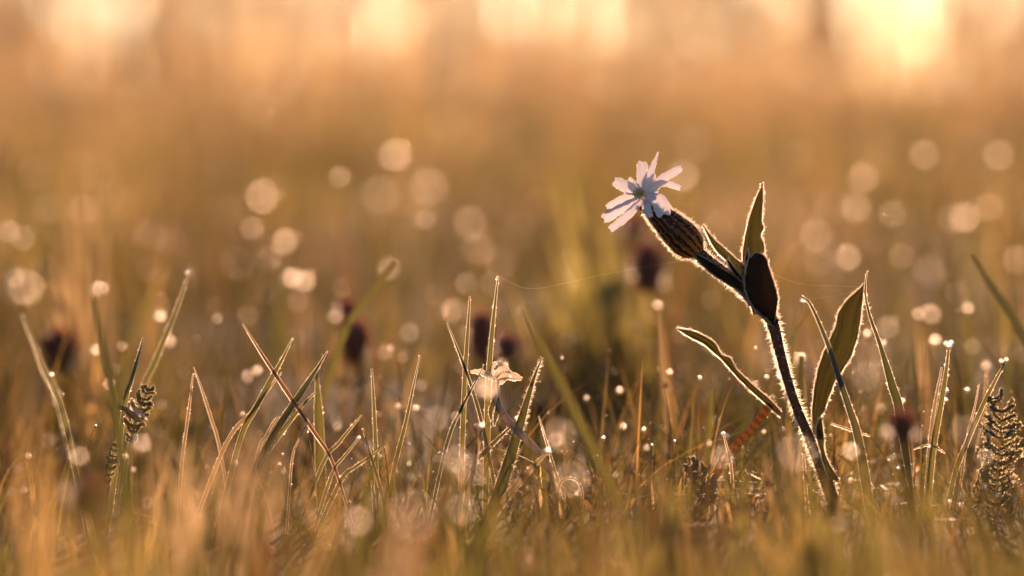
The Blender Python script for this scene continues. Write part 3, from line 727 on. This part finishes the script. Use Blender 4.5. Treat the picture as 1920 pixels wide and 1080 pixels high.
# ---------------------------------------------------------------- banded stalk, hanging threads
bs = MB(); bp = catmull([P(1445, 755, 10.02), P(1408, 806, 10.03), P(1368, 848, 10.04), P(1335, 905, 10.06), P(1310, 985, 10.08)], 30)
bp[-1].z = min(bp[-1].z, 0)
bs.tube(bp, U(7.5), 10, 0)
tag(bs.build('banded_stalk', M_BAND), 'orange and brown banded dry stalk leaning under the left campion leaf', 'stalk')
def thread(label, pts):
    t = MB(); cl = catmull([P(*q) for q in pts], 40); t.tube(cl, .0001, 5, 0)
    tag(t.build('spider_thread', M_SILK), label, 'spider thread', 'spider threads strung between plants')
thread('spider thread running from the tallest centre blade to the campion bract', [(934,519,10.03),(1000,541,10.02),(1130,515,10.0),(1260,492,10.0),(1340,483,10.0),(1398,500,9.93)])
thread('spider thread running from the campion bract to the tip of the broad leaf', [(1440,510,9.93),(1500,532,10.0),(1560,536,10.02),(1618,538,10.05)])
thread('short spider thread from the arching blade tip up to the broad leaf', [(1512,562,9.8),(1555,556,9.9),(1600,548,10.03)])

# ---------------------------------------------------------------- dark clover heads in soft focus
def clover(label, px, py, wpx, hpx, d, pink):
    c = P(px, py, d); b = Vector((c.x + random.uniform(-.05, .05), c.y, 0))
    r = thing('clover_flower', label, 'clover flower', b, 'dark clover heads in the grass')
    s = MB(); s.tube(catmull([b, b.lerp(c, .5) + Vector((.03, 0, 0)), c], 12), .009, 8, 0); s.build('stem', M_GREEN, r)
    h = MB(); rx, rz = U(wpx, d) / 2, U(hpx, d) / 2
    h.ball(c, 1, 0, (rx * .72, rx * .72, rz * .75), None, 8, 12)
    for _ in range(230):                                      # florets
        z = random.uniform(-.95, 1); q = random.uniform(0, 6.283); k = math.sqrt(1 - z * z)
        n = Vector((k * math.cos(q), k * math.sin(q), z))
        p = c + Vector((n.x * rx, n.y * rx, n.z * rz)) * .62
        tip = p + Vector((n.x, n.y, n.z + .5)).normalized() * rx * .55
        s_ = n.cross(Vector((0, 0, 1))); s_ = s_.normalized() * rx * .11 if s_.length > 1e-4 else Vector((rx * .1, 0, 0))
        m = 1 if z > .35 - pink and random.random() < .35 + pink * .5 else 0
        i = [h.vert(p - s_ * .5), h.vert(p + s_ * .5), h.vert(p.lerp(tip, .6) + s_), h.vert(tip), h.vert(p.lerp(tip, .6) - s_)]
        h.face(i, m)
    h.build('flower_head', [M_CLOVER, M_PINK], r)
    lf = MB()                                                # three leaflets below the head
    for k in range(3):
        q = k * 2.094 + random.random(); o = b.lerp(c, .55); v = Vector((math.cos(q), math.sin(q), .3)) * rx * 1.1
        sd = v.cross(Vector((0, 0, 1))).normalized() * rx * .45
        lf.grid([[o - sd * f, o + Vector((0, 0, -.01)), o + sd * f] if t == 0 else [o + v * t - sd * f, o + v * t - Vector((0, 0, .012)), o + v * t + sd * f] for t, f in ((0, .1), (.3, .8), (.65, 1), (.9, .7), (1, .2))])
    lf.build('leaf', M_GREEN, r)
clover('dark maroon clover head blurred behind the campion calyx', 1215, 505, 78, 116, 13.6, 0)
clover('pink clover head blurred just under the campion petals', 1190, 428, 60, 50, 16.0, .9)
clover('dark maroon clover head behind the two tall centre blades', 902, 632, 62, 112, 12.5, 0)
clover('brown clover head above the thin reddish blade left of centre', 664, 640, 70, 108, 12.5, .1)
clover('pink clover head faint beside the tallest centre blade', 952, 655, 60, 60, 13.4, .8)
clover('brown clover head blurred near the left edge', 112, 660, 84, 98, 12.8, .1)
clover('small purple brown clover head in front right of the campion', 1692, 803, 66, 72, 8.1, .2)
clover('reddish brown clover head very blurred at the bottom left', 165, 940, 92, 90, 7.5, .25)
clover('dim purple clover head low behind the large sharp blade', 1008, 790, 76, 70, 13.0, .3)
clover('pink clover head blurred above the small glowing disc left of centre', 650, 582, 44, 40, 12.8, .8)

# ---------------------------------------------------------------- feathery yarrow leaves
def yarrow(label, pts, wpx, d, n=17):
    cl = catmull([P(x, y, d) for x, y in pts], 40)           # base -> tip
    b = cl[0].copy(); b.z = 0
    r = thing('yarrow_leaf', label, 'leaf', b, 'feathery yarrow leaves')
    s = MB(); s.tube([b] + cl, [.006] + [.0055 * (1 - .7 * i / 39) for i in range(40)], 6, 0); s.build('midrib', M_YARROW, r)
    f = MB()
    for i in range(n):
        t = min(.99, max(.02, .04 + .95 * i / (n - 1) + random.uniform(-.5, .5) / n)); k = min(38, int(t * 39)); p = cl[k].lerp(cl[k + 1], t * 39 - k); tg = (cl[k + 1] - cl[k]).normalized()
        side = tg.cross(FWD).normalized(); L = U(wpx, d) * .5 * (math.sin(math.pi * (.12 + .8 * t)) ** .7)
        for sg in (-1, 1):
            yv = random.uniform(-.6, .6)
            dr = (side * sg + tg * random.uniform(.2, .6) + FWD * yv).normalized(); Lk = L * random.uniform(.78, 1.15)
            q = [p, p + dr * Lk * .5 + tg * Lk * random.uniform(-.05, .12) + FWD * yv * .01, p + (dr + tg * random.uniform(.0, .7) - FWD * yv * .8).normalized() * Lk]
            pc = catmull(q, 9); f.tube(pc, [.0028 * (1 - .6 * j / 8) for j in range(9)], 4, 0)
            for j in range(1, 9):
                for _ in range(8):                         # tiny curled flat segments
                    v = (dr * .5 + Vector((random.gauss(0, 1), random.gauss(0, 1), random.gauss(0, 1))) * .75 + tg * .3).normalized() * L * random.uniform(.14, .34) * (.6 + .05 * j)
                    sd = v.cross(Vector((random.gauss(0, 1), random.gauss(0, 1), random.gauss(0, 1)))); sd = sd.normalized() * random.uniform(.004, .0085)
                    a0 = pc[j]; ii = [f.vert(a0), f.vert(a0 + v * .55 + sd), f.vert(a0 + v), f.vert(a0 + v * .55 - sd)]
                    f.face(ii, 0)
                    if random.random() < .15: f.bead(a0 + v * .95, random.uniform(.0014, .0032), 1)
    f.build('leaflets', [M_YARROW, M_HAIR], r)
yarrow('broad feathery yarrow leaf curled upright at the right edge', [(1866,975),(1868,920),(1872,865),(1876,810),(1880,770),(1868,742)], 76, 10.03, 19)
yarrow('pale feathery yarrow leaf tip leaning right beside the brown fly', [(246,832),(250,806),(258,780),(268,752),(280,726)], 42, 10.06, 15)
yarrow('narrow feathery yarrow leaf low left under the fly', [(196,915),(203,895),(208,872),(213,850),(218,832)], 22, 10.0, 12)
yarrow('small dark feathery yarrow leaf in the bottom right corner', [(1800,985),(1812,960),(1830,930),(1842,905),(1850,880)], 30, 10.05, 12)
yarrow('dewy feathery yarrow leaf low left of the banded stalk', [(1335,950),(1326,925),(1318,900),(1306,880),(1290,868)], 50, 9.95, 14)

# ---------------------------------------------------------------- the small fly
fly = thing('fly', 'small brown fly perched on the pale feathery leaf tip at left', 'fly', P(240, 775, 10.0))
fb = MB(); fp = catmull([P(221, 762, 10.0), P(227, 764, 10.0), P(236, 768, 10.0), P(244, 774, 10.0), P(252, 781, 10.0), P(259, 788, 10.0), P(263, 791, 10.0)], 24)
fb.tube(fp, [U(lerp_list([1.2, 5, 4, 7.5, 7, 6.2, 5, 1], i / 23)) for i in range(24)], 12, 0); fb.build('body', M_FLY, fly)
for dx, dy, dd in ((-1, -4, -.006), (-2, 4, .006)):
    e = MB(); e.ball(P(223 + dx, 763 + dy, 10.0 + dd), U(3.2), 0, (1, 1, 1), None, 8, 10); e.build('eye', M_FLYEYE, fly)
M_WING = leafy('fly_wing', (.4, .32, .25), (.6, .5, .4), .6, .3, .1)
for dd in (-.012, .012):
    wg = MB(); a = catmull([P(236, 764, 10 + dd), P(252, 768, 10 + dd * 1.6), P(268, 778, 10 + dd * 2), P(277, 788, 10 + dd * 2)], 10)
    wg.grid([[q + UP * U(h * .5), q - FWD * dd * .1, q - UP * U(h * .5)] for q, h in zip(a, (2, 5, 7, 9, 10, 10, 9, 8, 6, 2))]); wg.build('wing', M_WING, fly)
for k, (ax_, bx_, ay) in enumerate(((232, 222, 788), (238, 230, 795), (246, 248, 800))):
    for dd in (-.008, .008):
        lg = MB(); lg.tube(catmull([P(ax_, 770 + k * 3, 10), P((ax_ + bx_) / 2 - 4, 776 + k * 3, 10 + dd * 1.5), P(bx_, ay, 10 + dd)], 8), .0012, 5, 0); lg.build('leg', M_FLY, fly)

# ---------------------------------------------------------------- withered flower on its bent stalk
wf = P(1045, 985, 10.0); wf.z = 0
wt = thing('withered_flower', 'withered pale flower on a bent reddish stalk behind the bright drop at centre', 'wildflower', wf)
ws = MB(); ws.tube(catmull([wf, P(1040, 905, 10.0), P(1010, 850, 10.0), P(975, 812, 10.0), P(948, 782, 10.0), P(932, 752, 10.0), P(929, 715, 10.0)], 30), U(7), 10, 0); ws.build('stem', M_WITHER, wt)
for pts, wd in (([(930,712),(945,704),(962,706),(979,711)], [8, 15, 15, 5]), ([(929,710),(936,696),(946,692),(958,699)], [6, 11, 10, 3]), ([(926,712),(912,702),(898,697),(882,697)], [6, 11, 10, 4]),
                ([(927,710),(921,694),(926,683),(933,680)], [6, 10, 8, 3]), ([(929,713),(938,716),(944,712),(952,709)], [6, 10, 8, 3])):
    q = blade_mesh([P(x, y, 10.04 + .01 * random.uniform(-1, 1)) for x, y in pts], [U(k) for k in wd], random.uniform(-.4, .4), .8, 14, 24, .0026, 0, False)
    q.build('petal', [M_WITHER, M_HAIR], wt)
for pts in ([(930,740),(925,755),(920,772),(921,790)], [(934,745),(934,762),(930,778),(926,800)]):
    blade_mesh([P(x, y, 9.99) for x, y in pts], [U(k) for k in (4, 11, 10, 3)], .5, .4, 12, 16, .0024, 0, False).build('sepal', [M_DARKB, M_HAIR], wt)

# ---------------------------------------------------------------- dew drops
# (px, py, blur disc in px, in front of the flower?, radius in units, label)
DROPS = [
 (738,295,62,0,.026,'round golden drop highest of the group above centre'),
 (803,353,72,0,.026,'large golden drop right below the highest one above centre'),
 (710,367,72,0,.022,'faint golden drop left below the highest one above centre'),
 (636,333,42,0,.010,'small dim drop left of the group above centre'),
 (488,373,66,0,.030,'bright tan drop standing alone above the left third'),
 (345,450,78,0,.033,'largest tan drop in the left third'),
 (15,437,42,0,.013,'tan drop cut close to the left edge at mid height'),
 (532,455,50,0,.018,'tan drop right of the largest tan drop'),
 (441,498,66,0,.023,'dull tan drop between the largest tan drop and the bright pair'),
 (503,487,50,0,.013,'dim drop overlapping the dull tan drop'),
 (545,525,40,0,.018,'bright drop left in the overlapping pair left of centre'),
 (568,531,42,0,.019,'bright drop right in the overlapping pair left of centre'),
 (532,565,54,0,.017,'dull drop below the overlapping bright pair'),
 (628,595,30,0,.014,'bright pinkish drop on the stem above the dark brown clover'),
 (846,588,48,0,.023,'bright pinkish drop left above the tall centre blades'),
 (183,546,30,0,.019,'brightest drop on the blurred dark blade at upper left'),
 (192,543,22,0,.010,'smaller drop touching the brightest drop at upper left'),
 (298,597,23,0,.016,'white round drop left of the tall leaning beaded blade'),
 (293,573,48,0,.012,'dim drop behind the white round drop at left'),
 (880,420,64,0,.020,'upper golden drop of the chain above the tall centre blades'),
 (895,470,64,0,.020,'middle golden drop of the chain above the tall centre blades'),
 (938,492,64,0,.016,'lower golden drop of the chain above the tall centre blades'),
 (228,650,20,0,.007,'small pale drop above the short beaded blade at left'),
 (630,790,25,0,.015,'white round drop on the blade beside the red blade foot'),
 (720,662,30,0,.009,'dull drop right of the brown clover head'),
 (1233,574,20,0,.011,'bright small drop on the blurred blade left of the campion'),
 (1280,333,60,0,.021,'golden drop just behind the right campion petal'),
 (1733,292,56,0,.016,'dull golden drop right above the broad campion leaf'),
 (1618,336,58,0,.018,'upper golden drop in the stack right of the upright leaf'),
 (1605,392,58,0,.018,'lower golden drop in the stack right of the upright leaf'),
 (1530,443,62,0,.021,'golden drop right of the campion node'),
 (1590,487,50,0,.018,'peach drop above the tip of the broad campion leaf'),
 (1673,403,52,0,.012,'faint golden drop between the stack and the far right pair'),
 (1810,412,58,0,.024,'brighter golden drop of the far right pair'),
 (1855,390,54,0,.014,'dimmer golden drop of the far right pair'),
 (1872,293,58,0,.017,'golden drop above the far right pair'),
 (1743,510,62,0,.022,'large tan drop above the trio at right'),
 (1665,615,44,0,.013,'dull tan drop right of the dark pointed blade'),
 (1722,590,26,0,.011,'small left drop of the trio at right'),
 (1746,592,38,0,.014,'larger right drop of the trio at right'),
 (1815,580,24,0,.013,'bright small drop left of the blurred blade at the right edge'),
 (1754,640,22,0,.014,'white drop just left of the clustered drops at right'),
 (1908,490,56,0,.017,'tan drop at the right edge above the blurred blade'),
 (1893,586,22,0,.007,'small dull drop on the blurred blade at the right edge'),
 (485,205,80,0,.022,'very faint wide drop high in the left third'),
 (838,235,86,0,.022,'very faint wide drop high above centre'),
 (1188,597,40,0,.011,'dull drop in the bright green tuft'),
 (1393,728,30,0,.013,'pinkish drop under the left campion leaf'),
 (470,430,44,0,.011,'small olive drop left of the tan drop above the bright pair'),
 (1060,535,46,0,.012,'dull drop at the left side of the bright green tuft'),
 (1300,270,74,0,.016,'faint wide golden drop above the right campion petal'),
 (155,395,58,0,.015,'golden drop on top of the upright blurred tuft'),
 (728,505,44,0,.013,'olive drop on the tip of the blurred leaning blade'),
 (1495,300,70,0,.013,'very faint drop above and right of the upright leaf'),
 (1690,480,50,0,.010,'very faint drop left of the large tan drop at right'),
 # nearer than the flower: pale outlined discs with the grass showing through
 (42,544,70,1,.013,'large pale disc like drop at the left edge'),
 (1493,855,75,1,.012,'large pale see through drop in front of the campion stem'),
 (668,983,58,1,.012,'pale round drop low left of centre near the bottom'),
 (865,960,62,1,.010,'dull pale drop low right of the widest faint drop'),
 (852,866,54,1,.011,'brighter drop left in the glowing pair low at centre'),
 (876,884,60,1,.009,'softer drop right in the glowing pair low at centre'),
 (1352,862,45,1,.010,'pale drop at the foot of the banded stalk'),
 (1043,826,28,1,.009,'small ring like drop right of the large sharp blade'),
 (1046,820,68,1,.010,'wide faint drop around the small ring like drop'),
 (1070,905,70,1,.011,'wide faint drop around the hoop shaped blade'),
 (772,975,100,1,.010,'widest faint drop low at bottom centre'),
 (1595,850,34,1,.011,'pale drop right of the campion foot'),
 (145,860,36,1,.011,'pale drop low left beside the narrow feathery leaf'),
 (910,733,44,1,.015,'bright ring like drop in front of the withered flower'),
 (820,786,48,1,.007,'dull drop left of the tall centre blades near their foot'),
 (1810,812,62,1,.008,'wide faint drop left of the broad yarrow leaf'),
 (262,835,36,1,.011,'drop hanging under the pale feathery leaf tip'),
 (1623,708,56,1,.008,'outlined drop between the broad campion leaf and the dark pointed blade'),
 (1575,985,36,1,.009,'drop at the very foot of the campion stem'),
 (1850,860,30,1,.008,'small outlined drop left of the yarrow foot'),
 # sharp little drops in the plane of the flower
 (1507,566,6,0,.0115,'clear sharp drop on the bent tip of the arching blade'),
 (1502,672,16,0,.012,'white drop on the short blurred blade behind the stem'),
 (1460,708,5,0,.007,'tiny sharp drop left of the hairy stem'),
 (1014,680,3,0,.006,'tiny sharp drop under the tip of the large sharp blade'),
 (902,800,9,1,.010,'bright white drop on the short pale blade at centre'),
 (1026,847,9,1,.010,'bright white drop on the tip of the straw blade'),
 (907,907,8,0,.008,'small bright drop low between the centre blades'),
 (1402,927,7,0,.010,'bright sharp drop low under the banded stalk'),
 (1394,960,5,0,.006,'tiny drop just under the bright sharp one below the banded stalk'),
 (1377,1001,5,0,.007,'bright drop near the bottom below the banded stalk'),
 (1356,814,5,0,.007,'spark like drop on the pale blade by the banded stalk'),
 (778,768,12,0,.010,'round drop against the upright narrow green blade'),
 (1779,650,5,1,.010,'brightest of the clustered drops on the blade tip at right'),
 (1773,645,7,0,.006,'smaller left drop in the cluster on the blade tip at right'),
 (1784,643,5,0,.007,'upper right drop in the cluster on the blade tip at right'),
 (1776,705,4,0,.007,'drop high on the edge of the blade with the clustered tip'),
 (1774,733,4,0,.009,'drop midway on the edge of the blade with the clustered tip'),
 (1773,751,4,0,.008,'lowest drop on the edge of the blade with the clustered tip'),
 (1878,679,5,0,.008,'left drop on the tip of the leaning blade by the yarrow'),
 (1887,676,5,0,.007,'right drop on the tip of the leaning blade by the yarrow'),
 (1814,732,6,0,.008,'golden drop between the clustered blade and the yarrow'),
 (1849,687,20,0,.010,'blurred drop on the straw blade left of the yarrow'),
 (672,822,4,0,.007,'spark like drop on the short blade left of centre'),
 (523,872,5,0,.007,'small drop low in the grass under the red blade'),
 (508,888,4,0,.005,'tiny drop left of the small drop under the red blade'),
 (95,704,8,1,.008,'right drop of the white pair on the dark blade at left edge'),
 (86,704,8,1,.007,'left drop of the white pair on the dark blade at left edge'),
 (1168,802,12,0,.010,'drop standing alone between the bowed hoop and the banded stalk'),
 (1606,833,7,0,.008,'sharp drop at the foot of the arching blade'),
 (1694,752,6,0,.006,'tiny drop at the foot of the dark pointed blade'),
 (352,512,10,0,.008,'drop at the tip of the tall leaning beaded blade'),
 (335,566,10,0,.008,'drop at the middle edge of the tall leaning beaded blade'),
 (313,618,10,0,.008,'drop low on the edge of the tall leaning beaded blade'),
]
_me = None
tips = []
for px, py, disc, front, r, lab in DROPS:
    d = 1250 / (125 + disc) if front else 1250 / (125 - disc)
    p = P(px, py, d)
    if p.z < .03: p.z = .03
    if disc > 34 and not front: r *= 1.3
    m = MB(); m.ball((0, 0, 0), r, 0, (1, 1, .94), None, 14, 20)
    o = m.build('dew_drop', M_DEW); o.location = p
    tag(o, lab if 'drop' in lab else lab + ' drop', 'dew drop', 'dew drops hanging in the grass')
    if disc > 14: tips.append((p, r, d))
# the blade that carries each blurred drop
n = len(tips)
tp = np.array([t[0][:] for t in tips]); dd = np.array([t[2] for t in tips])
ld = rng.uniform(0, 6.283, n); hh = np.maximum(tp[:, 2] + .004, .04); ln = rng.uniform(.02, .16, n)
base = np.stack([tp[:, 0] - np.cos(ld) * ln * hh, tp[:, 1] - np.sin(ld) * ln * hh + .012, np.zeros(n)], -1)
G.add(base, hh, ld, ln, np.zeros(n), .0018 * dd, rng.normal(0, .4, n), colours(n, .4), 6)
dm = MB()
for p in DEW_SPOTS:
    far = max(0, p[1] - 10.5)
    r = (.0016 + .0065 * random.random() ** 4) * (1 + .42 * far ** .7) if p[1] > 9.3 else .005
    dm.ball(p, min(r, .017), 0, (1, 1, 1), None, 6, 8)
tag(dm.build('dew', M_DEW), 'tiny dew beads sprinkled over the grass', None, kind='stuff')
tag(G.build('meadow_grass'), 'golden backlit meadow grass', None, kind='stuff')
